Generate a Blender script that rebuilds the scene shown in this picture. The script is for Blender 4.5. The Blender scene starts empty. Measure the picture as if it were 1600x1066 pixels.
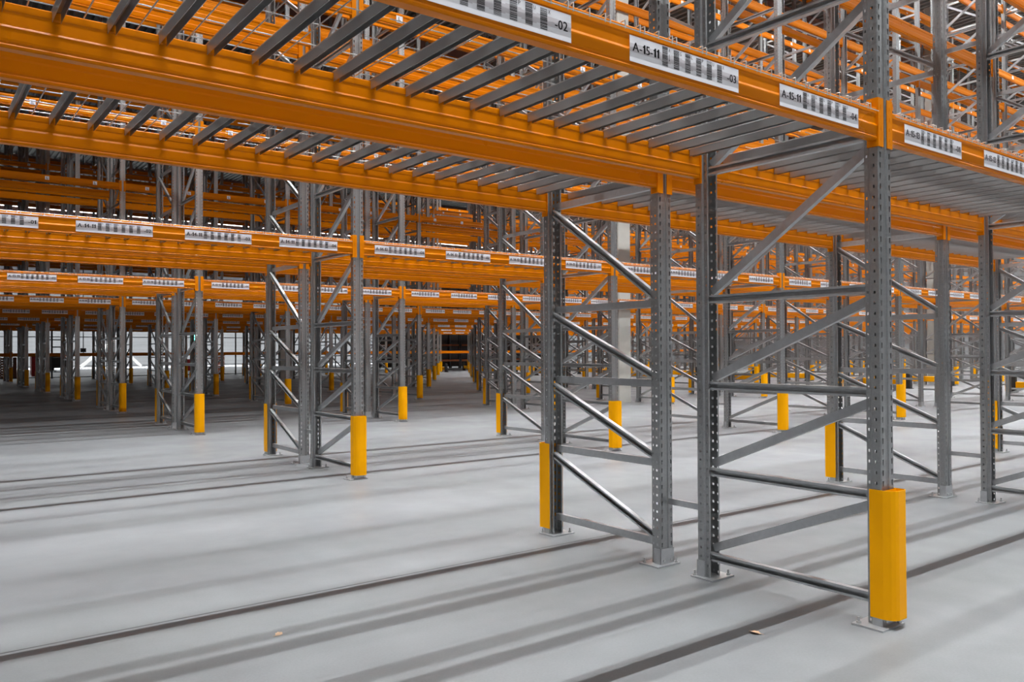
import bpy, math, random
from mathutils import Matrix, Vector

C = bpy.context.scene.collection
random.seed(7)

# ------------------------------------------------------------------ layout (metres)
R = 5.545          # pitch of the double racks (into the hall)
PB = 3.627         # pitch of the upright lines (along a rack)
FD = 1.10          # depth of one upright frame
G = 0.2865         # flue between the two halves of a double rack
RD = 2 * FD + G
NR = 8
BZ = 2.291         # underside of the lowest beams
LV = 2.45          # level pitch
BH = 0.15          # beam height
FH = 12.5          # upright height
PW = 0.056         # half width of a post
KMAX = [2, 6, 10, 14, 16, 16, 16, 16]
NLEV = 5
ORD = ['first', 'second', 'third', 'fourth', 'fifth', 'sixth', 'seventh', 'eighth', 'ninth', 'tenth', 'eleventh',
       'twelfth', 'thirteenth', 'fourteenth', 'fifteenth', 'sixteenth', 'seventeenth', 'eighteenth', 'nineteenth']
LEVEL = ['lowest', 'second', 'third', 'fourth', 'fifth']

# the repeats that show largest in the picture: (rack, beam back, bay, level) and (rack, half, bay, level, panel)
_B = '''0,0,-1,0 0,0,0,0 0,1,-1,0 0,1,0,0 0,1,1,0 0,2,-1,0 0,2,0,0 0,2,1,0 0,2,1,1 0,3,-1,0 0,3,0,0 0,3,1,0 0,3,1,1 1,0,-1,0 1,0,-1,1 1,0,0,0 1,0,0,1 1,0,1,0
1,0,1,1 1,0,2,0 1,0,2,1 1,0,3,0 1,0,4,0 1,0,4,2 1,1,-1,0 1,1,-1,1 1,1,0,0 1,1,0,1 1,1,1,0 1,1,1,1 1,1,2,0 1,1,2,1 1,1,2,2 1,1,3,0 1,1,3,2 1,1,4,0
1,1,4,2 1,1,4,3 1,1,5,0 1,1,5,2 1,1,5,3 1,2,-1,0 1,2,-1,1 1,2,0,0 1,2,0,1 1,2,1,0 1,2,1,1 1,2,2,0 1,2,2,1 1,2,2,2 1,2,3,0 1,2,3,2 1,2,4,0 1,2,4,2
1,2,4,3 1,2,5,2 1,2,5,3 1,3,-1,0 1,3,0,0 1,3,1,0 1,3,1,2 1,3,2,0 1,3,2,2 1,3,3,0 1,3,3,2 1,3,4,0 1,3,4,2 1,3,4,3 1,3,5,0 1,3,5,2 1,3,5,3 2,0,-1,0
2,0,-1,1 2,0,0,0 2,0,0,1 2,0,0,2 2,0,1,0 2,0,1,1 2,0,1,2 2,0,2,0 2,0,2,1 2,0,2,2 2,0,3,0 2,0,3,3 2,0,4,0 2,0,4,3 2,0,5,0 2,0,5,3 2,0,6,0 2,0,6,3
2,0,6,4 2,0,7,0 2,0,7,3 2,0,7,4 2,0,8,0 2,0,8,3 2,0,8,4 2,1,-1,0 2,1,0,0 2,1,0,2 2,1,1,0 2,1,1,2 2,1,2,0 2,1,2,2 2,1,3,0 2,1,4,0 2,1,4,2 2,1,5,0
2,1,7,4 2,2,-1,0 2,2,0,0 2,2,1,0 2,2,2,3 2,2,3,3 2,2,4,0 2,2,4,3 2,2,5,3 2,2,6,3 2,2,6,4 2,2,7,3 2,2,8,3 2,2,8,4 2,3,-1,0 2,3,-1,2 2,3,0,0 2,3,0,2
2,3,1,0 2,3,1,2 2,3,2,0 2,3,2,2 2,3,3,0 2,3,4,0 2,3,5,0 3,0,-1,0 3,0,-1,1 3,0,0,0 3,0,0,1 3,0,1,0 3,0,1,1 3,0,1,3 3,0,2,0 3,0,2,1 3,0,2,3 3,0,3,0
3,0,3,1 3,0,4,0 3,0,4,1 3,0,5,0 3,0,5,1 3,0,6,0 3,0,6,1 3,0,7,1 3,1,-1,0 3,1,-1,1 3,1,0,0 3,1,0,1 3,1,0,3 3,1,1,0 3,1,1,1 3,1,1,3 3,1,2,0 3,1,2,1
3,1,2,3 3,1,3,0 3,1,3,1 3,1,4,1 3,1,5,1 3,1,6,1 3,1,7,1 3,2,-1,0 3,2,-1,1 3,2,0,0 3,2,0,1 3,2,1,1 3,2,2,0 3,2,2,1 3,2,3,1 3,2,4,1 3,3,-1,0 3,3,-1,1
3,3,-1,2 3,3,0,0 3,3,0,1 3,3,0,2 3,3,1,0 3,3,1,1 3,3,1,2 3,3,2,0 3,3,2,1 3,3,2,2 3,3,3,1 3,3,4,0 3,3,4,1 3,3,5,0 3,3,5,1 3,3,7,1 3,3,8,1 4,0,-1,0
4,0,0,0 4,0,1,0 4,0,2,0 4,0,3,0 4,0,4,0 4,0,5,0 4,0,6,0 4,0,7,0 4,0,8,0 4,1,-1,0 4,1,0,0 4,1,1,0 4,1,1,4 4,1,2,0 4,1,3,0 4,3,-1,0 4,3,0,0 4,3,1,0
4,3,3,0 5,0,-1,0 5,0,-1,2 5,0,0,0 5,0,0,2 5,0,1,0 5,0,1,2 5,0,2,0 5,0,2,2 5,0,3,0 5,0,3,2 5,0,4,0 5,0,4,2 5,0,5,2 5,1,-1,0 5,1,-1,2 5,1,-1,3 5,1,0,0
5,1,0,2 5,1,0,3 5,1,1,0 5,1,1,2 5,1,2,2 5,1,3,2 5,1,4,0 5,1,4,2 5,3,-1,0 5,3,-1,2 5,3,-1,3 5,3,0,0 5,3,0,2 5,3,0,3 5,3,1,2 5,3,1,3 5,3,4,2 6,0,-1,0
6,0,0,0 6,0,0,2 6,0,1,0 6,0,1,2 6,0,2,0 6,0,2,2 6,0,3,0 6,0,4,0 6,0,5,0 6,1,-1,1 6,1,0,1 6,1,1,1 6,1,2,1 6,1,3,1 6,1,4,1 6,1,5,1 6,2,0,2 6,2,1,2
6,2,5,2 6,3,-1,1 6,3,-1,2 6,3,0,1 6,3,0,2 6,3,1,1 6,3,1,2 6,3,2,1 6,3,2,2 6,3,3,2 6,3,4,2 6,3,5,1 6,3,5,2 7,0,-1,-1 7,0,-1,3 7,0,0,-1 7,0,0,0 7,0,0,1
7,0,0,3 7,0,1,-1 7,0,1,0 7,0,1,3 7,0,2,-1 7,0,2,0 7,0,2,3 7,0,4,-1 7,0,4,3 7,0,6,-1 7,0,6,0 7,0,6,3'''
_D = '''0,0,-1,0,0 0,0,-1,0,1 0,0,-1,0,2 0,0,0,0,0 0,0,0,0,1 0,0,0,0,2 0,0,1,0,0 0,1,-1,0,0 0,1,-1,0,1 0,1,-1,0,2 0,1,0,0,0 0,1,0,0,1 0,1,0,0,2 0,1,1,0,0
0,1,1,0,1 0,1,1,0,2 1,0,-1,0,0 1,0,-1,0,1 1,0,-1,0,2 1,0,0,0,0 1,0,0,0,1 1,0,0,0,2 1,0,1,0,0 1,0,1,0,1 1,0,1,0,2 1,0,2,0,0 1,0,2,0,1 1,0,3,0,0
1,0,3,0,1 1,0,3,0,2 1,0,4,0,0 1,0,4,0,1 1,0,5,0,0 2,0,-1,0,0 2,0,-1,0,1 2,0,-1,0,2 2,0,0,0,0 2,0,0,0,1 2,0,0,0,2 2,0,1,0,0 2,0,1,0,1 2,0,1,0,2
2,0,2,0,0 2,0,2,0,1 2,0,2,0,2 2,0,3,0,0 2,0,3,0,1 2,0,3,0,2 2,0,4,0,0 2,0,4,0,1 2,0,4,0,2 2,0,6,0,0 2,0,7,0,1 2,0,8,0,0 3,0,-1,0,1 3,0,-1,0,2
3,0,0,0,0 3,0,0,0,1 3,0,0,0,2 3,0,1,0,0 3,0,1,0,1 3,0,1,0,2 3,0,2,0,0 3,0,2,0,1 3,0,2,0,2 3,0,3,0,0 3,0,3,0,1 3,0,3,0,2 3,0,4,0,0 3,0,4,0,2 3,0,5,0,2
3,0,6,0,0 3,0,7,0,0 3,0,7,0,2 4,0,-1,0,1 4,0,-1,0,2 4,0,0,0,0 4,0,0,0,1 4,0,0,0,2 4,0,1,0,0 4,0,1,0,1 4,0,3,0,0 4,0,7,0,2'''
KEEP = {'beam': {tuple(map(int, t.split(','))) for t in _B.split()}, 'deck': {tuple(map(int, t.split(','))) for t in _D.split()}}

# ------------------------------------------------------------------ lettering: one flat mesh per character of Blender's own font
GLYPH = {}
for ch in '0123456789A-GLPUX':
    cu = bpy.data.curves.new('t', 'FONT'); cu.body = ch; cu.resolution_u = 2
    ob = bpy.data.objects.new('t', cu); C.objects.link(ob); bpy.context.view_layer.update()
    me = ob.evaluated_get(bpy.context.evaluated_depsgraph_get()).to_mesh()
    vs = [(v.co.x, v.co.y) for v in me.vertices]
    GLYPH[ch] = (vs, [tuple(p.vertices) for p in me.polygons], min(v[0] for v in vs), max(v[0] for v in vs))
    bpy.data.objects.remove(ob); bpy.data.curves.remove(cu)
_one = [(.10,0),(.25,0),(.25,.70),(.13,.70),(.115,.62),(.065,.575),(0,.565),(0,.465),(.10,.475)]
GLYPH['1'] = ([(x*.98, y) for x, y in _one], [(0,1,2,3,8),(3,4,5,6,7,8)], -.02, .25)
CAP = max(v[1] for v in GLYPH['A'][0])

# ------------------------------------------------------------------ materials
def mat(name, col, rough=0.5, metal=0.0, noise=None, bump=None, emit=None, spec=0.5):
    m = bpy.data.materials.new(name); m.use_nodes = True
    n = m.node_tree.nodes; l = m.node_tree.links
    b = n['Principled BSDF']
    b.inputs['Base Color'].default_value = (*col, 1)
    b.inputs['Roughness'].default_value = rough
    b.inputs['Metallic'].default_value = metal
    b.inputs['Specular IOR Level'].default_value = spec
    tc = n.new('ShaderNodeTexCoord')
    if noise:
        scale, amt, kind = noise
        if kind == 'voronoi':
            t = n.new('ShaderNodeTexVoronoi'); t.inputs['Scale'].default_value = scale; out = t.outputs['Color']
            bw = n.new('ShaderNodeRGBToBW'); l.new(out, bw.inputs[0]); out = bw.outputs[0]
        else:
            t = n.new('ShaderNodeTexNoise'); t.inputs['Scale'].default_value = scale; t.inputs['Detail'].default_value = 4
            out = t.outputs['Fac']
        l.new(tc.outputs['Object'], t.inputs['Vector'])
        mr = n.new('ShaderNodeMapRange'); mr.inputs['To Min'].default_value = 1 - amt; mr.inputs['To Max'].default_value = 1 + amt
        l.new(out, mr.inputs['Value'])
        mx = n.new('ShaderNodeMix'); mx.data_type = 'RGBA'; mx.blend_type = 'MULTIPLY'; mx.inputs[0].default_value = 1
        mx.inputs[6].default_value = (*col, 1)
        l.new(mr.outputs[0], mx.inputs[7]); l.new(mx.outputs[2], b.inputs['Base Color'])
        mr2 = n.new('ShaderNodeMapRange'); mr2.inputs['To Min'].default_value = rough - .08; mr2.inputs['To Max'].default_value = rough + .08
        l.new(out, mr2.inputs['Value']); l.new(mr2.outputs[0], b.inputs['Roughness'])
    if emit:
        b.inputs['Emission Color'].default_value = (*emit[0], 1); b.inputs['Emission Strength'].default_value = emit[1]
    return m

GALV = mat('galvanised_steel', (.39, .395, .395), .36, .85, (110, .09, 'voronoi'))
BRACE = mat('bright_zinc', (.54, .55, .56), .33, .70, (35, .15, 'noise'))
DECK = mat('zinc_sheet', (.45, .445, .44), .36, .75, (9, .12, 'noise'))
WIRE = mat('zinc_wire', (.66, .66, .65), .34, .8)
ORANGE = mat('orange_paint', (.66, .184, .0002), .30, 0, (3, .04, 'noise'), spec=.12)
CLIP = mat('orange_connector_paint', (.74, .215, .0002), .34, spec=.12)
YELLOW = mat('yellow_plastic', (1.0, .43, .0006), .42, 0, (6, .04, 'noise'), spec=.10)
RAILY = mat('yellow_rail', (.95, .40, .001), .45, spec=.12)
BLACK = mat('black_rubber', (.012, .012, .013), .6)
PAPER = mat('label_white', (.86, .85, .88), .5)
BAND = mat('label_tint', (.64, .60, .62), .5)
INK = mat('label_ink', (.015, .013, .014), .6)
CONC = mat('column_concrete', (.50, .49, .45), .8, 0, (5, .12, 'noise'))
BOLT = mat('bolt_zinc', (.7, .7, .7), .3, .9)

def floor_material():
    m = bpy.data.materials.new('power_floated_concrete'); m.use_nodes = True
    n = m.node_tree.nodes; l = m.node_tree.links; b = n['Principled BSDF']
    tc = n.new('ShaderNodeTexCoord')
    def noise(scale, detail, stretch=(1, 1, 1)):
        mp = n.new('ShaderNodeMapping'); mp.inputs['Scale'].default_value = stretch
        l.new(tc.outputs['Object'], mp.inputs['Vector'])
        t = n.new('ShaderNodeTexNoise'); t.inputs['Scale'].default_value = scale; t.inputs['Detail'].default_value = detail
        l.new(mp.outputs[0], t.inputs['Vector']); return t.outputs['Fac']
    def rng(v, a, bb, f0=.3, f1=.7):
        mr = n.new('ShaderNodeMapRange'); l.new(v, mr.inputs['Value'])
        mr.inputs['From Min'].default_value = f0; mr.inputs['From Max'].default_value = f1
        mr.inputs['To Min'].default_value = a; mr.inputs['To Max'].default_value = bb; return mr.outputs[0]
    def mul(a, c):
        q = n.new('ShaderNodeMath'); q.operation = 'MULTIPLY'; l.new(a, q.inputs[0]); l.new(c, q.inputs[1]); return q.outputs[0]
    v = mul(rng(noise(.45, 5), .88, 1.10), rng(noise(3.5, 6), .95, 1.05))
    v = mul(v, rng(noise(1.6, 3, (.12, 1, 1)), .93, 1.06))      # trowel streaks along the aisles
    v = mul(v, rng(noise(90, 3), .95, 1.04))
    sx = n.new('ShaderNodeSeparateXYZ'); l.new(tc.outputs['Object'], sx.inputs[0])
    def joint(y, w, dark):
        s = n.new('ShaderNodeMath'); s.operation = 'SUBTRACT'; l.new(sx.outputs['Y'], s.inputs[0]); s.inputs[1].default_value = y
        a = n.new('ShaderNodeMath'); a.operation = 'ABSOLUTE'; l.new(s.outputs[0], a.inputs[0])
        return rng(a.outputs[0], dark, 1, w * .6, w)
    v = mul(v, joint(2.178, .008, .2))
    v = mul(v, joint(13.3, .006, .3)); v = mul(v, joint(24.4, .008, .3))
    cm = n.new('ShaderNodeMix'); cm.data_type = 'RGBA'; cm.blend_type = 'MULTIPLY'; cm.inputs[0].default_value = 1
    cm.inputs[6].default_value = (.158, .161, .166, 1); l.new(v, cm.inputs[7]); l.new(cm.outputs[2], b.inputs['Base Color'])
    l.new(rng(noise(1.2, 4), .36, .55), b.inputs['Roughness'])
    b.inputs['Specular IOR Level'].default_value = .35
    return m

# ------------------------------------------------------------------ mesh helpers
class MB:
    def __init__(s): s.v = []; s.f = []; s.m = []
    def quad(s, a, b, c, d, m=0):
        i = len(s.v); s.v += [a, b, c, d]; s.f.append((i, i+1, i+2, i+3)); s.m.append(m)
    def poly(s, pts, m=0):
        i = len(s.v); s.v += list(pts); s.f.append(tuple(range(i, i+len(pts)))); s.m.append(m)
    def box(s, x0, x1, y0, y1, z0, z1, m=0, skip=''):
        i = len(s.v)
        s.v += [(x0,y0,z0),(x1,y0,z0),(x1,y1,z0),(x0,y1,z0),(x0,y0,z1),(x1,y0,z1),(x1,y1,z1),(x0,y1,z1)]
        for k, f in (('b',(0,3,2,1)),('t',(4,5,6,7)),('f',(0,1,5,4)),('r',(1,2,6,5)),('k',(2,3,7,6)),('l',(3,0,4,7))):
            if k not in skip: s.f.append(tuple(i+q for q in f)); s.m.append(m)
    def extrude(s, prof, p0, p1, ax, ay, m=0, closed=True, caps=False):
        """sweep the 2-D profile (list of (u,v)) from p0 to p1; u runs along ax, v along ay"""
        p0, p1, ax, ay = map(Vector, (p0, p1, ax, ay)); i = len(s.v); n = len(prof)
        for p in (p0, p1):
            s.v += [tuple(p + ax*u + ay*w) for u, w in prof]
        for k in range(n if closed else n-1):
            j = (k+1) % n; s.f.append((i+k, i+j, i+n+j, i+n+k)); s.m.append(m)
        if caps:
            s.f.append(tuple(i+k for k in range(n))[::-1]); s.m.append(m); s.f.append(tuple(i+n+k for k in range(n))); s.m.append(m)
    def tube(s, pts, r, n=6, m=0, caps=True):
        pts = [Vector(p) for p in pts]; i0 = len(s.v)
        for k, p in enumerate(pts):
            d = (pts[min(k+1, len(pts)-1)] - pts[max(k-1, 0)]).normalized()
            a = d.cross(Vector((.3, .2, .93))).normalized(); b = d.cross(a)
            s.v += [tuple(p + a*r*math.cos(t) + b*r*math.sin(t)) for t in (2*math.pi*q/n for q in range(n))]
        for k in range(len(pts)-1):
            for q in range(n):
                a = i0+k*n; s.f.append((a+q, a+(q+1)%n, a+n+(q+1)%n, a+n+q)); s.m.append(m)
        if caps:
            s.f.append(tuple(i0+q for q in range(n))[::-1]); s.m.append(m)
            e = i0+(len(pts)-1)*n; s.f.append(tuple(e+q for q in range(n))); s.m.append(m)
    def cyl(s, c, axis, r, h, n=10, m=0):
        c = Vector(c); ax = Vector(axis).normalized(); s.tube([c, c+ax*h], r, n, m)
    def add(s, o, M=None, dm=0):
        i = len(s.v); s.v += ([tuple(M @ Vector(p)) for p in o.v] if M else o.v)
        s.f += [tuple(i+q for q in f) for f in o.f]; s.m += [q+dm for q in o.m]
    def mesh(s, name, mats):
        me = bpy.data.meshes.new(name); me.from_pydata(s.v, [], s.f)
        for q in (mats if isinstance(mats, (list, tuple)) else [mats]): me.materials.append(q)
        me.polygons.foreach_set('material_index', s.m); me.update(); return me

def link(name, me, parent=None, loc=(0,0,0), rz=0):
    o = bpy.data.objects.new(name, me); C.objects.link(o)
    o.location = loc; o.rotation_euler = (0, 0, rz)
    if parent: o.parent = parent
    return o
def tag(o, label, cat, group=None, kind='thing'):
    o['label'] = label; o['category'] = cat; o['kind'] = kind
    if group: o['group'] = group
    return o
def empty(name, loc, rz=0):
    o = bpy.data.objects.new(name, None); C.objects.link(o); o.empty_display_size = .1
    o.location = loc; o.rotation_euler = (0, 0, rz); return o
def struct(name, mb, mats):
    o = link(name, mb.mesh(name, mats)); o['kind'] = 'structure'; return o
RZ = lambda a: Matrix.Rotation(a, 4, 'Z')
PI = math.pi

# ------------------------------------------------------------------ perforated post (front faces -y, origin at its front, on the floor)
PITCH = .05
def strip(mb, a, b, hole=None, h=FH):
    """vertical sheet between plan points a and b; hole = (u0,u1,u0b,u1b,z0,z1) as fractions/metres per 50 mm pitch"""
    if hole is None:
        mb.quad((*a,0), (*b,0), (*b,h), (*a,h)); return
    u0, u1, v0, v1, z0, z1 = hole
    P = lambda u, z: (a[0]+(b[0]-a[0])*u, a[1]+(b[1]-a[1])*u, z)
    n = int(h/PITCH); i0 = len(mb.v)
    for k in range(n):
        z = k*PITCH; i = len(mb.v)
        mb.v += [P(0,z), P(1,z), P(1,z+PITCH), P(0,z+PITCH), P(v0,z+z0), P(v1,z+z0), P(u1,z+z1), P(u0,z+z1)]
        mb.f += [(i,i+1,i+5,i+4),(i+1,i+2,i+6,i+5),(i+2,i+3,i+7,i+6),(i+3,i,i+4,i+7)]; mb.m += [0]*4
def post_mb(holes=True, h=FH):
    mb = MB(); w = PW
    slot = (.18, .76, .32, .64, .011, .037) if holes else None
    side = (.355, .645, .355, .645, .0185, .0315) if holes else None
    for s in (-1, 1):
        q = lambda x, y: (s*x, y)
        strip(mb, q(.014,.007), q(.018,.001), None, h)
        strip(mb, q(.018,.001), q(.030,0), None, h)
        strip(mb, q(.030,0), q(w-.004,0), slot, h)
        strip(mb, q(w-.004,0), q(w,.004), None, h)
        strip(mb, q(w,.004), q(w,.046), side, h)
        strip(mb, q(w,.046), q(w-.011,.053), None, h)
        strip(mb, q(w-.011,.053), q(w-.011,.077), side, h)
        strip(mb, q(w-.011,.077), q(w-.022,.077), None, h)
    strip(mb, (-.014,.007), (.014,.007), None, h)
    return mb
def foot_mb():
    mb = MB()
    mb.box(-.112, .085, -.030, .125, 0, .008)
    # upstanding shoe around the front of the post
    for x0, x1, y0, y1 in ((-PW-.0025, PW+.0025, -.0035, -.0008), (-PW-.0025, -PW-.0006, -.0035, .05), (PW+.0006, PW+.0025, -.0035, .05)):
        mb.box(x0, x1, y0, y1, .008, .10)
    for x in (-.030, .032): mb.cyl((x, -.0035, .030), (0,-1,0), .008, .006, 8, 1)
    for x, y in ((-.09, .10), (.065, -.015)):
        mb.cyl((x, y, .008), (0,0,1), .011, .010, 8, 1); mb.cyl((x, y, .018), (0,0,1), .006, .02, 8, 1)
    return mb
BR_W = .046
def channel_prof(open_x):       # lipped channel: u = across (height), v = depth in x; open towards sign open_x
    h, d, t, li = BR_W/2, .032, .002, .0115
    o = open_x
    return [(-h+li, o*d), (-h, o*d), (-h, 0), (h, 0), (h, o*d), (h-li, o*d), (h-li, o*(d-t)), (h-t, o*(d-t)), (h-t, o*t), (-h+t, o*t), (-h+t, o*(d-t)), (-h+li, o*(d-t))]
LEVZ = [.125, .61, 1.10, 1.595, 2.33, 3.045]
while LEVZ[-1] < FH - .9: LEVZ.append(LEVZ[-1] + .725)
Y0, Y1 = .058, FD-.058
def hbrace_mb():
    mb = MB(); mb.extrude(channel_prof(-1), (0, Y0, 0), (0, Y1, 0), (0,0,1), (1,0,0), caps=True)
    for y in (Y0+.012, Y1-.012): mb.cyl((-.034, y, 0), (1,0,0), .007, .008, 6)
    return mb
def dbrace_mb(dz):              # low at the back, high at the front
    mb = MB(); a = Vector((.003, Y1-.01, .045)); b = Vector((.003, Y0+.012, dz-.045)); d = (b-a).normalized()
    up = Vector((1,0,0)).cross(d)
    mb.extrude(channel_prof(1), a, b, up, (1,0,0), caps=True)
    return mb
POST = post_mb().mesh('post', GALV)
FOOT = foot_mb().mesh('foot_plate', [BRACE, BOLT])
HBR = hbrace_mb().mesh('horizontal_brace', BRACE)
_dm = {}
def DBR(dz):
    k = round(dz, 3)
    if k not in _dm: _dm[k] = dbrace_mb(dz).mesh('diagonal_brace', BRACE)
    return _dm[k]
def frame_single(holes):
    mb = MB(); p = post_mb(holes)
    for M in (Matrix(), Matrix.Translation((0, FD, 0)) @ RZ(PI)):
        mb.add(p, M); mb.add(foot_mb(), M, 1)
    for i, z in enumerate(LEVZ):
        mb.add(hbrace_mb(), Matrix.Translation((0,0,z)), 1)
        if i+1 < len(LEVZ): mb.add(dbrace_mb(LEVZ[i+1]-z), Matrix.Translation((0,0,z)), 1)
    return mb
FR_HOLES = frame_single(True).mesh('upright_frame', [GALV, BRACE, BOLT])
FR_PLAIN = frame_single(False).mesh('upright_frame', [GALV, BRACE, BOLT])

def half_place(r, h):           # y of the aisle face and rotation of a rack half
    return (r*R, 0) if h == 0 else (r*R + RD, PI)
HALF = ['front', 'rear']
def fr_label(r, h, k):
    if k < 0: return f'galvanised upright frame in {HALF[h]} half of {ORD[r]} double rack, beyond left picture edge'
    return f'galvanised upright frame in {HALF[h]} half of {ORD[r]} double rack, {ORD[k]} from its left end'
def build_frame(r, h, k):
    y, rz = half_place(r, h)
    dist = math.hypot(k*PB+3.7, y+2)
    near = r <= 1 or (r == 2 and k <= 3)
    if near and k >= 0:
        t = empty('upright_frame', (k*PB, y, 0), rz)
        zc = 1.31 + .47*dist + 1.0
        for M, lo, rr in ((0, 0, 0), (1, FD, PI)):
            p = link('post', POST, t, (0, lo, 0), rr); link('foot_plate', FOOT, p)
        for i, z in enumerate(LEVZ):
            if z > zc: break
            link('horizontal_brace', HBR, t, (0,0,z))
            if i+1 < len(LEVZ): link('diagonal_brace', DBR(LEVZ[i+1]-z), t, (0,0,z))
    else:
        t = link('upright_frame', FR_HOLES if r <= 3 else FR_PLAIN, None, (k*PB, y, 0), rz)
    return tag(t, fr_label(r, h, k), 'rack frame', f'upright frames of the {ORD[r]} double rack')

frames = []
for r in range(NR):
    for k in range(-1 if r <= 3 else 0, KMAX[r]+1):
        for h in (0, 1): frames.append((r, h, k))
for q in frames: build_frame(*q)

# ------------------------------------------------------------------ post guards
def guard_mb():
    mb = MB()
    o = [(-.0630,.058),(-.0640,-.008),(-.050,-.040),(-.034,-.054),(-.016,-.0605),(.016,-.0605),(.045,-.0605),(.060,-.054),(.0665,-.040),(.0640,-.008),(.0630,.058)]
    i = [(.0590,.058),(.0590,-.0095),(.030,-.0095),(-.030,-.0095),(-.0590,-.0095),(-.0590,.058)]
    mb.extrude(o+i, (0,0,.045), (0,0,.645), (1,0,0), (0,1,0))
    for z in (.045, .645):     # hollow ends: rims only
        ring = [(x, y, z) for x, y in o]; n = len(ring)
        for k in range(n-1):
            a, b = Vector(ring[k]), Vector(ring[k+1]); c = Vector((0, .01, z))
            fa = a + (c-a)*(.0045/(c-a).length); fb = b + (c-b)*(.0045/(c-b).length)
            mb.quad(tuple(a), tuple(b), tuple(fb), tuple(fa))
    inner = [(x*.93, y*.93+.001) for x, y in o[1:-1]]
    mb.extrude(inner, (0,0,.046), (0,0,.644), (1,0,0), (0,1,0), closed=False)
    return mb
GUARD = guard_mb().mesh('post_guard', YELLOW)
for r, h, k in frames:
    if k < 0: continue
    y, rz = half_place(r, h)
    g = link('post_guard', GUARD, None, (k*PB, y, 0), rz)
    side = 'near' if h == 0 else 'far'
    tag(g, f'yellow post guard on {side} aisle side of {ORD[r]} double rack, {ORD[k]} upright from left', 'post guard',
        f'yellow post guards along the {ORD[r]} double rack')

# ------------------------------------------------------------------ spacers in the flue
def spacer_mb():
    mb = MB(); mb.extrude([(-.018,0),(.018,0),(.018,.020),(.016,.020),(.016,.002),(-.016,.002),(-.016,.020),(-.018,.020)],
                          (0, .0025, 0), (0, G-.0025, 0), (0,0,1), (1,0,0), caps=True); return mb
SPACER = spacer_mb().mesh('row_spacer', BRACE)
for r in range(4):
    for k in range(0, KMAX[r]+1):
        for q, z in enumerate((.385, 3.93)):
            if r == 0 and k == 0 and q == 1: continue
            if k > 6 and q == 1: continue
            s = link('row_spacer', SPACER, None, (k*PB+.012, r*R+FD, z))
            tag(s, f"short galvanised spacer bar, {('near the floor','above the lowest beams')[q]}, {ORD[r]} double rack, {ORD[k]} upright line", 'spacer bar',
                'spacer bars between back to back frames')

# ------------------------------------------------------------------ pallet beams (origin at the left post centre, front face at y=0, underside z=0)
L0, L1 = PW+.008, PB-PW-.008
def beam_prof(b=.046):
    f = [(.005,.000),(.001,.003),(0,.010),(.004,.016),(.001,.022),(0,.030),(0,.066),(.006,.076),(.006,.118),(.003,.124),(.003,.146),(.006,BH)]
    return f + [(b-y, z) for y, z in reversed(f)]
def beam_body_mb():
    mb = MB(); mb.extrude(beam_prof(), (L0,0,0), (L1,0,0), (0,1,0), (0,0,1), caps=True); return mb
def conn_mb(side):              # side 0 = at the left post, 1 = at the right post
    mb = MB(); s = 1 if side == 0 else -1; x = 0 if side == 0 else PB
    X = lambda a: x + s*a
    def bx(a, b, *r):
        lo, hi = sorted((X(a), X(b))); mb.box(lo, hi, *r)
    z0, z1 = -.030, .200
    bx(PW+.002, L0-.0003, -.006, .052, z0, z1)            # end plate against the post side
    bx(.017, PW+.002, -.0055, -.0015, z0, z1)             # flange wrapping the post front
    for k in range(4): bx(.036, .043, -.0068, -.0055, z0+.030+.05*k, z0+.046+.05*k)
    c = X(L0-.0003); mb.cyl((c, .034, .184), (s,0,0), .009, .007, 6)
    return mb
def beam_low_mb():
    mb = MB(); mb.add(beam_body_mb()); mb.add(conn_mb(0), None, 1); mb.add(conn_mb(1), None, 1); return mb
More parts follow.
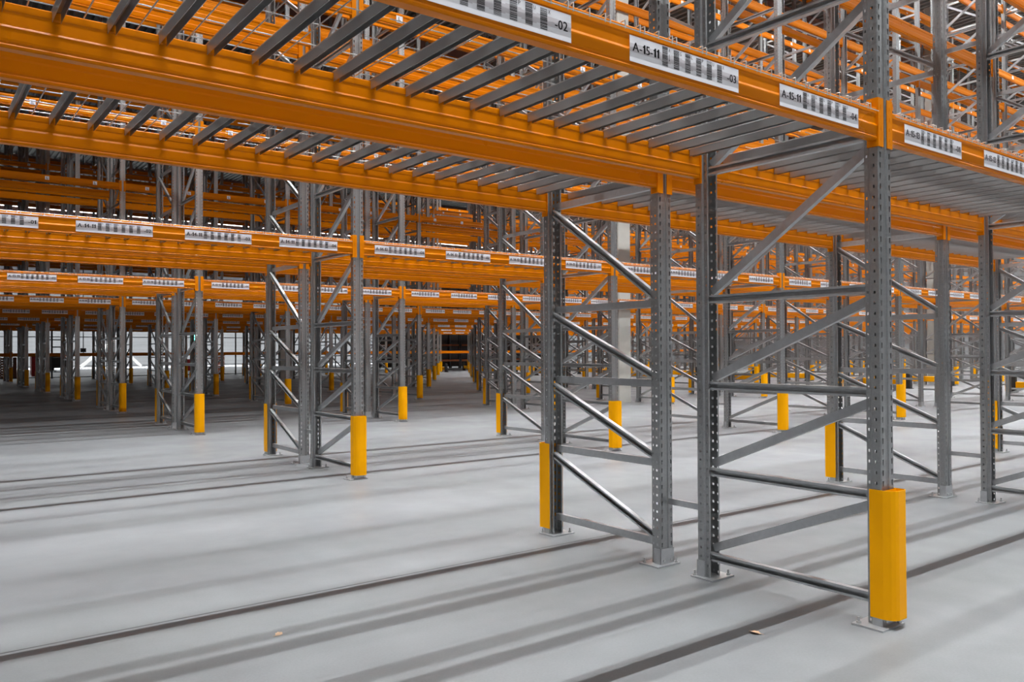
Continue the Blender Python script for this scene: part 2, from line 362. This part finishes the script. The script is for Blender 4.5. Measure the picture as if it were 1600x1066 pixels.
# --- labels
def put_text(mb, s, x0, z0, w, h, y, m, bold=0):
    """lettering in x-z: lower left at (x0, z0), w wide; h = height of a capital"""
    pen = 0; runs = []
    for ch in s:
        v, f, lo, hi = GLYPH[ch]; runs.append((v, f, pen-lo)); pen += hi-lo+.09
    pen -= .09; sx = w/pen; sc = h/CAP
    for dx in ((-bold, bold) if bold else (0,)):
        for v, f, off in runs:
            i = len(mb.v); mb.v += [(x0+(p[0]+off)*sx+dx, y-abs(dx)*.05, z0+p[1]*sc) for p in v]
            mb.f += [tuple(i+q for q in ff) for ff in f]; mb.m += [m]*len(f)
BARX = [.179, .240, .302, .363, .424, .484]
def label_mb(bay, pos, seed):
    """0.60 x 0.091 m sticker; x from its left edge, z from its lower edge"""
    rnd = random.Random(seed); mb = MB()
    mb.box(0, .60, -.0006, 0, 0, .091, 0)
    y1, y2 = -.0008, -.0011
    cut = [.034, .030, .034, .030, .034, .030, .034]
    xs = [0, .16, .21, .27, .332, .394, .455, .60]
    for k in range(7): mb.quad((xs[k], y1, cut[k]), (xs[k+1], y1, cut[k]), (xs[k+1], y1, cut[k]+.030), (xs[k], y1, cut[k]+.030), 1)
    put_text(mb, bay, .014, .038, .134, .031, y2, 2, .0011)
    put_text(mb, pos, .531, .033, .053, .030, y2, 2, .0009)
    for k, (x, ch) in enumerate(zip(BARX, 'AGLPUX')):
        z = .018
        while z < .090-.004:
            t = rnd.choice((.0010, .0010, .0014, .0022, .0030)); g = rnd.choice((.0009, .0010, .0014, .0022))
            if .045 < z < .056: g *= .6
            mb.quad((x-.0145, y2, z), (x+.0145, y2, z), (x+.0145, y2, min(z+t, .0895)), (x-.0145, y2, min(z+t, .0895)), 2); z += t+g
        put_text(mb, ch, x+.0185, .073, .0085, .0125, y2, 2)
        if k == 0:
            mb.quad((x+.0215, y2, .044), (x+.0238, y2, .044), (x+.0238, y2, .064), (x+.0215, y2, .064), 2)
            mb.poly([(x+.0195, y2, .045), (x+.02265, y2, .038), (x+.0258, y2, .045)], 2)
    return mb
LABC = [.487, 1.357, 2.227, 3.097]
LMATS = [PAPER, BAND, INK]
def bay_name(r, k): return f'A-{15-r}-{11+2*(k+1)}'
def level_tag_mb(ch):
    mb = MB(); mb.box(-.038, .038, -.0012, 0, -.036, .036, 0); put_text(mb, ch, -.012, -.012, .024, .036, -.0016, 1, .001)
    mb.quad((-.02, -.0016, -.026), (.02, -.0016, -.026), (.02, -.0016, -.020), (-.02, -.0016, -.020), 1); return mb
TAGS = {i: level_tag_mb('GLPUX'[i]) for i in range(1, 5)}
TAGM = {i: TAGS[i].mesh('level_tag', [PAPER, INK]) for i in TAGS}

BODY = beam_body_mb().mesh('pallet_beam', ORANGE)
CONN = [conn_mb(0).mesh('end_connector', CLIP), conn_mb(1).mesh('end_connector', CLIP)]
BEAMLOW = beam_low_mb()
BEAMLOW_ME = BEAMLOW.mesh('pallet_beam', [ORANGE, CLIP])
def beam_low_tagged(lev):
    mb = MB(); mb.add(BEAMLOW)
    for x in LABC: mb.add(TAGS[lev], Matrix.Translation((x, -.001, .085)), 2)
    return mb
BEAMTAG = {i: beam_low_tagged(i).mesh('pallet_beam', [ORANGE, CLIP, PAPER, INK]) for i in TAGS}

def beam_place(r, b, k, z):     # b = 0..3, counted from the camera through the double rack
    if b == 0: return (k*PB, r*R, z), 0
    if b == 1: return ((k+1)*PB, r*R+FD, z), PI
    if b == 2: return (k*PB, r*R+FD+G, z), 0
    return ((k+1)*PB, r*R+RD, z), PI
def bm_label(r, b, k, lev):
    if lev == 0 and b == 0 and r <= 3:
        return f'orange lowest-level front beam with white labels {bay_name(r,k)}, {ORD[r]} double rack'
    lv = 'knee-high extra' if lev == -1 else f'{LEVEL[lev]}-level'
    return f'orange {lv} beam, {ORD[r]} double rack, {ORD[b]} beam back, {ORD[k+1]} bay from left'
beams = []
for r in range(NR):
    for k in range(-1, KMAX[r]):
        for b in range(4):
            for lev in range(NLEV): beams.append((r, b, k, lev))
            if r == NR-1 and b in (0, 1): beams.append((r, b, k, -1))
def beam_z(lev): return 1.115 if lev == -1 else BZ + LV*lev
def build_beam(r, b, k, lev):
    loc, rz = beam_place(r, b, k, beam_z(lev))
    full = (r == 0 or (r == 1 and k <= 4) or (r == 2 and lev == 0 and b == 0 and k <= 4)) and lev <= 1
    if full:
        o = link('pallet_beam', BODY, None, loc, rz)
        for s in (0, 1): link('end_connector', CONN[s], o)
    elif b in (0, ) and lev >= 1: o = link('pallet_beam', BEAMTAG[lev], None, loc, rz)
    else: o = link('pallet_beam', BEAMLOW_ME, None, loc, rz)
    if b == 0 and lev == 0:
        for j, x in enumerate(LABC):
            me = label_mb(bay_name(r, k), f'-0{j+1}', r*1000+k*10+j).mesh('location_label', LMATS)
            l_ = link('location_label', me, o, (x-.30, -.0012, .024)); l_['label'] = f'white sticker {bay_name(r,k)} -0{j+1} with six barcodes'
    if b == 0 and lev >= 1 and full:
        for x in LABC: link('level_tag', TAGM[lev], o, (x, -.001, .085))['label'] = 'small white tag with a black letter'
    return tag(o, bm_label(r, b, k, lev), 'rack beam', f'orange beams of the {ORD[r]} double rack')
def kept(kind, q): return KEEP is None or q in KEEP[kind]
rest = MB()
LOWQ = MB(); LOWQ.extrude([(0,0),(0,.07),(.005,.08),(.003,BH),(.043,BH),(.041,.08),(.046,.07),(.046,0)], (L0,0,0), (L1,0,0), (0,1,0), (0,0,1), caps=True)
for s in (0, 1):
    x = (.017, L0) if s == 0 else (L1, PB-.017)
    LOWQ.box(x[0], x[1], -.0055, -.0015, -.03, .2, 1)
    x = (PW+.002, L0) if s == 0 else (L1, PB-PW-.002)
    LOWQ.box(x[0], x[1], -.005, .052, -.03, .2, 1)
for q in beams:
    if kept('beam', q): build_beam(*q)
    else:
        loc, rz = beam_place(q[0], q[1], q[2], beam_z(q[3])); rest.add(LOWQ, Matrix.Translation(loc) @ RZ(rz))
if rest.v:
    o = link('pallet_beams', rest.mesh('pallet_beams', [ORANGE, CLIP]))
    tag(o, 'the many remaining orange beams of the upper and distant rack levels', 'rack beams', None, 'stuff')

# ------------------------------------------------------------------ wire mesh decks: three panels per bay (origin at a panel's left front corner, z = beam top)
DW, NC, CP = 1.1665, 7, .1666
X0 = .0675
def chan_mb():
    mb = MB(); w, h, t = .0135, .038, .0014      # inverted channel hanging between the beams, tabs resting on them
    mb.extrude([(-w,-h),(-w,.0016),(w,.0016),(w,-h),(w-t,-h),(w-t,0),(-w+t,0),(-w+t,-h)], (0,.0485,0), (0,FD-.0485,0), (1,0,0), (0,0,1), caps=True)
    for y0, y1 in ((.010,.0485), (FD-.0485, FD-.010)): mb.box(-w, w, y0, y1, .0003, .0016)
    return mb
def wires_mb(n=4, r=.0026):
    mb = MB(); zt = .0052
    xs = []
    for i in range(NC):
        c = CP*.5 + i*CP; xs += [c-.0115, c+.0115]
        if i < NC-1: xs.append(c+CP*.5)
    for x in xs:
        mb.tube([(x,-.0075,-.022),(x,-.0075,.007),(x,.004,zt+.002),(x,.02,zt),(x,FD-.02,zt),(x,FD-.004,zt+.002),(x,FD+.0075,.007),(x,FD+.0075,-.022)], r, n)
    for y, z in ((-.0128,-.020),(.07,zt+.005),(.27,zt+.005),(.47,zt+.005),(.66,zt+.005),(.85,zt+.005),(1.03,zt+.005),(FD+.0128,-.020)):
        mb.tube([(.012,y,z),(DW-.012,y,z)], r, n)
    return mb
CHAN = chan_mb().mesh('support_channel', DECK)
WIRES = wires_mb().mesh('wire_mesh', WIRE)
deck1 = MB(); deck1.add(wires_mb(3), None, 1)
for i in range(NC): deck1.add(chan_mb(), Matrix.Translation((CP*(.5+i), 0, 0)))
DECK1 = deck1.mesh('mesh_deck', [DECK, WIRE])
dlow = MB()
for i in range(NC):
    x = CP*(.5+i); dlow.box(x-.0135, x-.0121, .0485, FD-.0485, -.038, .0016, 0); dlow.box(x+.0121, x+.0135, .0485, FD-.0485, -.038, .0016, 0); dlow.quad((x-.0121,.0485,.001),(x+.0121,.0485,.001),(x+.0121,FD-.0485,.001),(x-.0121,FD-.0485,.001),0)
for y in (.07,.27,.47,.66,.85,1.03): dlow.box(.01, DW-.01, y-.0025, y+.0025, .006, .010, 1)
for i in range(NC-1): dlow.box(CP*(1+i)-.0025, CP*(1+i)+.0025, 0, FD, .003, .007, 1, 'fk')
decks = [(r, h, k, lev, j) for r in range(NR) for k in range(-1, KMAX[r]) for h in (0, 1) for lev in (0,) for j in range(3)]
drest = MB()
for q in decks:
    r, h, k, lev, j = q
    x = k*PB + X0 + j*DW; y = r*R + (0 if h == 0 else FD+G); z = BZ + LV*lev + BH
    if kept('deck', q):
        if r <= 1 and lev == 0 and k <= 4:
            t = empty('mesh_deck', (x, y, z)); link('wire_mesh', WIRES, t)
            for i in range(NC): link('support_channel', CHAN, t, (CP*(.5+i), 0, 0))
        else: t = link('mesh_deck', DECK1, None, (x, y, z))
        tag(t, f"galvanised mesh shelf panel, {LEVEL[lev]} level, {HALF[h]} half of {ORD[r]} double rack, {ORD[k+1]} bay, {('left','middle','right')[j]} panel",
            'mesh deck', f'mesh decks of the {ORD[r]} double rack')
    else: drest.add(dlow, Matrix.Translation((x, y, z)))
if drest.v:
    o = link('mesh_decks', drest.mesh('mesh_decks', [DECK, WIRE]))
    tag(o, 'the many remaining galvanised mesh shelf panels of upper and distant levels', 'mesh decks', None, 'stuff')

# ------------------------------------------------------------------ tunnel barriers at the cross aisle
def bpost_mb():
    mb = MB(); mb.box(-.12, .12, -.10, .10, 0, .012)
    prof = [(-.075,-.06),(-.06,-.075),(.06,-.075),(.075,-.06),(.075,.06),(.06,.075),(-.06,.075),(-.075,.06)]
    mb.extrude(prof, (0,0,.012), (0,0,.47), (1,0,0), (0,1,0))
    sm = [(x*.8, y*.8) for x, y in prof]; mb.poly([(x,y,.50) for x, y in sm])
    for k in range(8):
        a, b = prof[k], prof[(k+1)%8]; c, d = sm[k], sm[(k+1)%8]; mb.quad((*a,.47), (*b,.47), (*d,.50), (*c,.50))
    return mb
def brail_mb():
    mb = MB(); prof = [(-.04,.13),(-.028,.12),(.028,.12),(.04,.13),(.04,.30),(.028,.31),(-.028,.31),(-.04,.30)]
    mb.extrude(prof, (0,.076,0), (0,RD-.076,0), (1,0,0), (0,0,1), caps=True); return mb
BPOST = bpost_mb().mesh('post', BLACK); BRAIL = brail_mb().mesh('rail', RAILY)
for r in range(1, NR):
    for q, x in enumerate((6*PB+.36, 7*PB-.36)):
        t = empty('guard_rail', (x, r*R, 0))
        for y in (0, RD): link('post', BPOST, t, (0, y, 0))['label'] = 'black end post'
        link('rail', BRAIL, t)
        tag(t, f"low yellow guard rail with black end posts, {('left','right')[q]} side of cross aisle, {ORD[r]} double rack", 'guard rail', 'yellow rails along the cross aisle')

# ------------------------------------------------------------------ the hall
XL, XR, YN, YF, HC = -16, 66, -16, 84, 14.4
mb = MB(); mb.quad((XL,YN,0), (XR,YN,0), (XR,YF,0), (XL,YF,0)); struct('floor', mb, floor_material())
WALL = mat('wall_panel', (.50, .51, .52), .6, 0, (.8, .05, 'noise'))
mb = MB()
for z0 in range(0, 14, 1): mb.box(XL, XR, YF, YF+.1, z0+.01, z0+.99)
mb.box(XL, XR, YF+.02, YF+.12, 0, HC); struct('wall_back', mb, WALL)
mb = MB(); mb.box(XR, XR+.1, YN, YF, 0, HC); struct('wall_right', mb, WALL)
mb = MB(); mb.box(XL-.1, XL, YN, YF, 0, HC); struct('wall_left', mb, WALL)
mb = MB(); mb.box(XL, XR, YN-.1, YN, 0, HC); struct('wall_front', mb, WALL)
mb = MB(); x = XL
prof = []
while x < XR: prof += [(x, HC), (x+.12, HC), (x+.16, HC+.09), (x+.28, HC+.09)]; x += .32
mb.extrude(prof, (0,YN,0), (0,YF,0), (1,0,0), (0,0,1), closed=False)
struct('ceiling', mb, mat('roof_sheet', (.15, .148, .14), .7))
PUR = mat('roof_beam', (.20, .10, .075), .6)
n = 0
for y in range(-8, 84, 11):
    mb = MB()
    for z0, z1, w in ((HC-.62, HC-.58, .12), (HC-.58, HC-.04, .012), (HC-.04, HC-.003, .12)): mb.box(XL, XR, y-w+2.3, y+w+2.3, z0, z1)
    n += 1; struct(f'trim_{n}', mb, PUR)
for i, (x, y) in enumerate(((10.46, 2*R+FD+G/2), (26.4, 2*R+FD+G/2), (42.4, 2*R+FD+G/2), (10.46, 6*R+FD+G/2), (26.4, 6*R+FD+G/2))):
    mb = MB(); a, b, c = .21, .135, .02
    mb.extrude([(-a,-b+c),(-a+c,-b),(a-c,-b),(a,-b+c),(a,b-c),(a-c,b),(-a+c,b),(-a,b-c)], (x,y,0), (x,y,HC-.63), (1,0,0), (0,1,0))
    struct(f'column_{i+1}', mb, CONC)

# ------------------------------------------------------------------ linear ceiling lights, one line above each aisle, and two lines added as fill
LAMP = mat('lamp_diffuser', (.9, .9, .9), .5, 0, None, None, ((1, .98, .95), 6))
HOUS = mat('lamp_housing', (.75, .76, .78), .4)
SHARP = .50
def lamp_line(y, x0, x1, z, label, watts_m):
    t = empty('ceiling_light', (0, y, z))
    h = MB(); d = MB(); x = x0
    h.box(x0, x1, -.09, .09, .035, .09)
    x = x0
    while x < x1:
        h.box(x-.01, x+.01, -.01, .01, .10, HC-z-.002); x += 4.0
    d.box(x0, x1, -.08, .08, .005, .034)
    link('housing', h.mesh('housing', HOUS), t); link('diffuser', d.mesh('diffuser', LAMP), t)
    tag(t, label, 'ceiling light', 'lines of ceiling lights')
    n = max(1, round((x1-x0)/6)); seg = (x1-x0)/n
    # a narrow-beam strip down the middle of the lamp and its wide soft diffuser
    for width, spread, share, dz in ((.015, 54, SHARP, -.004), (.03, 150, 1-SHARP, -.002)):
        L = bpy.data.lights.new('aisle_light', 'AREA'); L.shape = 'RECTANGLE'; L.size = seg; L.size_y = width; L.energy = watts_m*seg*share
        L.color = (.94, .975, 1); L.spread = math.radians(spread)
        for i in range(n):
            o = bpy.data.objects.new('aisle_light', L); C.objects.link(o); o.parent = t; o.location = (x0+(i+.5)*seg, 0, dz)
LZ = 12.6
POW = 77
lamp_line(-1.53, -5, 62, LZ, 'line of white ceiling lights above the nearest aisle', POW*.8)
lamp_line(-7.08, -14, 30, LZ, 'unseen line of lights added behind the viewer to brighten the nearest rack', POW*.7)  # unseen fill line, added to light the faces of the nearest rack
for i in range(NR-1):
    y = i*R + RD + (R-RD)/2
    lamp_line(y, -5.5 if i <= 1 else (13 if i == 2 else 17), 62, LZ,
              f'line of white ceiling lights between {ORD[i]} and {ORD[i+1]} double racks', POW*(1 if i <= 1 else .7))
lamp_line(71, -10, 60, LZ, 'line of lights added above the far loading area to brighten its floor', POW*4.5)  # added light line that brightens the far floor and wall

# ------------------------------------------------------------------ beyond the racks: mesh fence, loading area
FENCE = mat('fence_steel', (.05, .05, .055), .5)
FY = 43.4
def fence_mb():
    mb = MB(); w = 2.95
    for z in (.06, 2.06, 2.98): mb.box(.02, w, -.015, .015, z-.02, z+.02)
    n = int(w/.06)
    for i in range(n): mb.box(.03+i*.06-.0018, .03+i*.06+.0018, -.002, .002, .06, 2.98)
    for i in range(14): mb.box(.02, w, .0025, .0055, .2+i*.2-.0018, .2+i*.2+.0018)
    return mb
def fpost_mb():
    mb = MB(); mb.box(-.03, .03, -.03, .03, .008, 3.0); mb.box(-.08, .08, -.08, .08, 0, .008); return mb
FP = fence_mb().mesh('mesh_panel', FENCE); FPO = fpost_mb().mesh('post', FENCE)
for i in range(7):
    x = 11.14 + (i-4)*3.0
    t = empty('mesh_fence_panel', (x, FY, 0)); link('post', FPO, t); link('mesh_panel', FP, t, (.012, 0, 0))
    tag(t, f'dark wire mesh fence panel behind the last double rack, {ORD[i]} from left', 'fence', 'mesh fence panels behind the racks')

STEEL = mat('white_brace_paint', (.75, .74, .70), .5)
DARK = mat('dark_paint_and_shade', (.02, .02, .022), .5)  # on the far shelving this colour stands for shade
RED = mat('red_paint', (.55, .02, .03), .45)
ORBOX = mat('orange_crate_plastic', (.75, .15, .02), .5)
WOOD = mat('pallet_wood', (.28, .10, .05), .7, 0, (8, .2, 'noise'))
def at(px, py, y):              # point on the plane y = const seen at a place of the 1600 x 1066 frame (used once, to place far things)
    f = 1262.28; cy, sy, cp, sp = math.cos(.92477), math.sin(.92477), math.cos(.01086), math.sin(.01086)
    fw = Vector((cy*cp, sy*cp, sp)); rt = Vector((sy, -cy, 0)); up = rt.cross(fw)
    d = fw + rt*((px-800)/f) + up*(-(py-533)/f); c = Vector((-3.714, -1.985, 1.312))
    return c + d*((y-c.y)/d.y)
def brace(name, a, b, label):
    mb = MB(); mb.extrude([(-.12,-.06),(.12,-.06),(.12,.06),(-.12,.06)], a, b, Vector((0,1,0)).cross(Vector(b)-Vector(a)).normalized(), (0,1,0), caps=True)
    tag(link(name, mb.mesh(name, STEEL)), label, 'brace')
p = at(126, 566, 72); q = at(166, 538, 72); p.z = .07
brace('wall_brace', p, p+(q-p)*1.6, 'white diagonal steel brace rising rightward before the far wall')
p = at(220, 567, 72); q = at(200, 550, 72); p.z = .07
brace('wall_brace', p, p+(q-p)*1.6, 'white diagonal steel brace rising leftward before the far wall')
# black pillar with a green running-man light
pp = at(302, 560, 56)
mb = MB(); mb.box(pp.x-.18, pp.x+.18, 55.8, 56.2, 0, HC-.02); struct('column_6', mb, DARK)
SIGN = mat('sign_green', (.02, .5, .35), .4, 0, None, None, ((.10, .95, .70), 3.5)); SIGW = mat('sign_white', (.8, .9, .9), .4, 0, None, None, ((.8, 1, .95), 4))
sx = at(304, 525, 55.7)
t = empty('exit_sign', (sx.x, 55.76, sx.z-.2))
mb = MB(); mb.box(-.27, .27, -.03, .03, 0, .44); link('sign_box', mb.mesh('sign_box', SIGN), t)
mb = MB()
mb.quad((.02,-.032,.06), (.22,-.032,.06), (.22,-.032,.38), (.02,-.032,.38))
mb.poly([(-.20,-.032,.20),(-.10,-.032,.12),(-.10,-.032,.17),(-.02,-.032,.17),(-.02,-.032,.23),(-.10,-.032,.23),(-.10,-.032,.28)])
link('pictogram', mb.mesh('pictogram', SIGW), t)
tag(t, 'small lit green exit sign on the black far pillar', 'exit sign')
def rbox(name, px0, px1, pyt, pyb, y, d, m, label, cat, parts=None):
    a = at(px0, 560, y); b = at(px1, 560, y); top = at((px0+px1)/2, pyt, y).z; bot = max(0, at((px0+px1)/2, pyb, y).z)
    t = empty(name, ((a.x+b.x)/2, y, bot)); w = (b.x-a.x)/2; h = top-bot
    tag(t, label, cat); return t, w, h
t, w, h = rbox('red_cabinet', 290, 298, 556, 574, 55.0, .5, RED, 'red cabinet standing beside the black far pillar', 'cabinet'); t.location.z = 0
mb = MB(); mb.box(-w, w, -.25, .25, .08, h); mb.box(-w+.03, w-.03, -.22, .22, 0, .08); link('body', mb.mesh('body', RED), t)
mb = MB(); mb.box(-w+.04, w-.04, -.262, -.25, .12, h-.05); mb.box(w-.1, w-.07, -.28, -.262, h*.5, h*.5+.12); link('door', mb.mesh('door', RED), t)
t, w, h = rbox('red_cabinet', 48, 55, 558, 579, 49, .5, RED, 'dark red cabinet beyond the mesh fence at far left', 'cabinet'); t.location.z = 0
mb = MB(); mb.box(-w, w, -.3, .3, .08, 1.25); mb.box(-w+.03, w-.03, -.25, .25, 0, .08); link('body', mb.mesh('body', RED), t)
mb = MB(); mb.box(-w+.04, w-.04, -.312, -.3, .12, 1.2); link('door', mb.mesh('door', RED), t)
c0 = at(341, 570, 46); 
for i in range(4):
    t = empty('crate', (c0.x, 46, .30*i)); mb = MB(); w = .30; h = .285
    for z in (0, .09, .19): mb.box(-w, w, -.2, .2, z+.02, z+.085, 0, 'tb' if z else 't')
    mb.box(-w-.015, w+.015, -.215, .215, h-.03, h); mb.box(-w+.01, w-.01, -.19, .19, 0, .022)
    link('body', mb.mesh('body', ORBOX), t)
    tag(t, f"orange crate behind the mesh fence, {('lowest','second','third','topmost')[i]} of its stack", 'crate', 'orange crates stacked behind the fence')
c0 = at(3, 580, 46.5)
for i in range(8):
    mb = MB()
    for y in (-.36, 0, .36):
        for x in (-.55, 0, .55): mb.box(x-.05, x+.05, y-.05, y+.05, .022, .10)
        mb.box(-.6, .6, y-.05, y+.05, 0, .022)
    for x in (-.55, -.33, -.11, .11, .33, .55): mb.box(x-.05, x+.05, -.4, .4, .10, .13)
    o = link('wooden_pallet', mb.mesh('wooden_pallet', WOOD), None, (c0.x, 46.5, .131*i))
    tag(o, f'reddish wooden pallet at far left edge, {ORD[i]} from the floor', 'pallet', 'wooden pallets stacked at far left')
# grey goods lift / forklift silhouettes
def forklift(x, y, rz, label):
    t = empty('forklift', (x, y, 0), rz)
    b = MB(); b.box(-.55, .55, -1.0, .7, .25, .95); b.box(-.5, .5, .2, .75, .95, 1.15); link('body', b.mesh('body', RED if rz else DARK), t)
    m_ = MB()
    for s in (-.35, .35): m_.box(s-.05, s+.05, -1.2, -1.08, .1, 3.0)
    for z in (.5, 1.6, 2.9): m_.box(-.35, .35, -1.16, -1.1, z, z+.08)
    link('mast', m_.mesh('mast', DARK), t)
    g = MB()
    for sx_ in (-.5, .5):
        for sy_ in (-.7, .5): g.box(sx_-.03, sx_+.03, sy_-.03, sy_+.03, .95, 2.1)
    g.box(-.55, .55, -.78, .58, 2.1, 2.16); link('overhead_guard', g.mesh('overhead_guard', DARK), t)
    for s in (-.28, .28):
        f = MB(); f.box(s-.06, s+.06, -2.2, -1.16, .06, .11); f.box(s-.06, s+.06, -1.2, -1.16, .06, .6); link('fork', f.mesh('fork', DARK), t)
    for sx_ in (-.5, .38):
        for sy_ in (-.7, .45):
            wv = MB(); wv.cyl((sx_, sy_, .25), (1,0,0), .25, .14, 16); link('wheel', wv.mesh('wheel', BLACK), t)
    tag(t, label, 'forklift')
p = at(86, 575, 60); forklift(p.x, 60, 0, 'dark forklift truck parked in the loading area beyond the fence')
# hanging hook
p = at(130, 545, 58)
t = empty('hanging_hook', (p.x, 58, p.z-.1))
mb = MB(); mb.tube([(0,0,.25),(0,0,HC-t.location.z-.003)], .03, 6); link('rope', mb.mesh('rope', DARK), t)
mb = MB(); mb.box(-.16, .16, -.09, .09, 0, .27); mb.tube([(0,0,0),(0,0,-.12),(.08,0,-.2),(.15,0,-.12)], .03, 6); link('hook_block', mb.mesh('hook_block', DARK), t)
tag(t, 'dark hook block hanging on a rope before the far wall', 'hook')
# shelving closing the view down the cross aisle, gloom put into its colours
DRK = mat('shaded_brown_beam', (.20, .055, .012), .5)  # beam colour darkened for the unlit far end
for i in range(5):
    x0 = 22.5 + i*3.0
    t = empty('shelving_rack', (x0, 47, 0))
    fr = MB()
    for x in (.04, 2.9):
        for y in (0, 1.3): fr.box(x, x+.09, y, y+.09, 0, 6)
    link('upright', fr.mesh('upright', DARK), t)
    for z in (.5, 1.6, 2.7, 3.8, 4.9):
        for y in (-.02, 1.36):
            bb = MB(); bb.box(.14, 2.89, y, y+.05, z, z+.13); link('shelf_beam', bb.mesh('shelf_beam', DRK), t)
    bk = MB(); bk.box(.1, 2.95, 1.42, 1.45, .1, 6); link('shade_sheet', bk.mesh('shade_sheet', DARK), t)  # dark sheet added to stand for the unlit depth behind
    tag(t, f'dark shelving rack closing the cross aisle behind the racks, {ORD[i]} from left', 'shelving', 'dark racks behind the cross aisle')

# ------------------------------------------------------------------ two dry leaves on the floor
LEAF = mat('dry_leaf', (.52, .33, .20), .7, 0, (60, .3, 'noise'))
def leaf(x, y, s, rz, label):
    mb = MB(); n = 7; up = []; lo = []; mid = []
    for i in range(n):
        t_ = i/(n-1); w = math.sin(PI*t_)**.8*.38*(1+.15*(-1)**i); xx = (t_-.5)
        mid.append((xx*s, 0, (.004+.10*s*t_*t_))); up.append((xx*s, w*s, .003+.25*s*w+.12*s*t_)); lo.append((xx*s, -w*s, .003+.18*s*w))
    for i in range(n-1): mb.quad(mid[i], mid[i+1], up[i+1], up[i]); mb.quad(lo[i], lo[i+1], mid[i+1], mid[i])
    mb.tube([mid[0], (-.75*s, .05*s, .004)], .0012, 4)
    tag(link('dry_leaf', mb.mesh('dry_leaf', LEAF), None, (x, y, 0), rz), label, 'leaf')
leaf(-2.325, 1.655, .042, .4, 'curled brown dry leaf on the floor in left foreground')
leaf(-.577, .327, .055, 1.9, 'pale brown dry leaf on the floor before the nearest upright frame')

# ------------------------------------------------------------------ camera, world, render settings
cam = bpy.data.cameras.new('camera'); co = bpy.data.objects.new('camera', cam); C.objects.link(co)
yaw, pit, rol = .92477, .01086, -.00491
fw = Vector((math.cos(yaw)*math.cos(pit), math.sin(yaw)*math.cos(pit), math.sin(pit)))
rt = Vector((math.sin(yaw), -math.cos(yaw), 0)); up = rt.cross(fw)
r2 = rt*math.cos(rol) + up*math.sin(rol); u2 = -rt*math.sin(rol) + up*math.cos(rol)
co.matrix_world = Matrix(((r2.x, u2.x, -fw.x, -3.714), (r2.y, u2.y, -fw.y, -1.985), (r2.z, u2.z, -fw.z, 1.312), (0, 0, 0, 1)))
cam.sensor_width = 36; cam.lens = 1262.28/1600*36; cam.clip_start = .05; cam.clip_end = 300
S = bpy.context.scene; S.camera = co
w = bpy.data.worlds.new('world'); S.world = w; w.use_nodes = True
w.node_tree.nodes['Background'].inputs[0].default_value = (.8, .85, .9, 1); w.node_tree.nodes['Background'].inputs[1].default_value = .0
S.view_settings.view_transform = 'Standard'; S.view_settings.look = 'None'; S.view_settings.gamma = 1; S.view_settings.exposure = 0.2
S.cycles.use_denoising = True
S.cycles.max_bounces = 7; S.cycles.diffuse_bounces = 4; S.cycles.glossy_bounces = 3
S.cycles.sample_clamp_indirect = 6
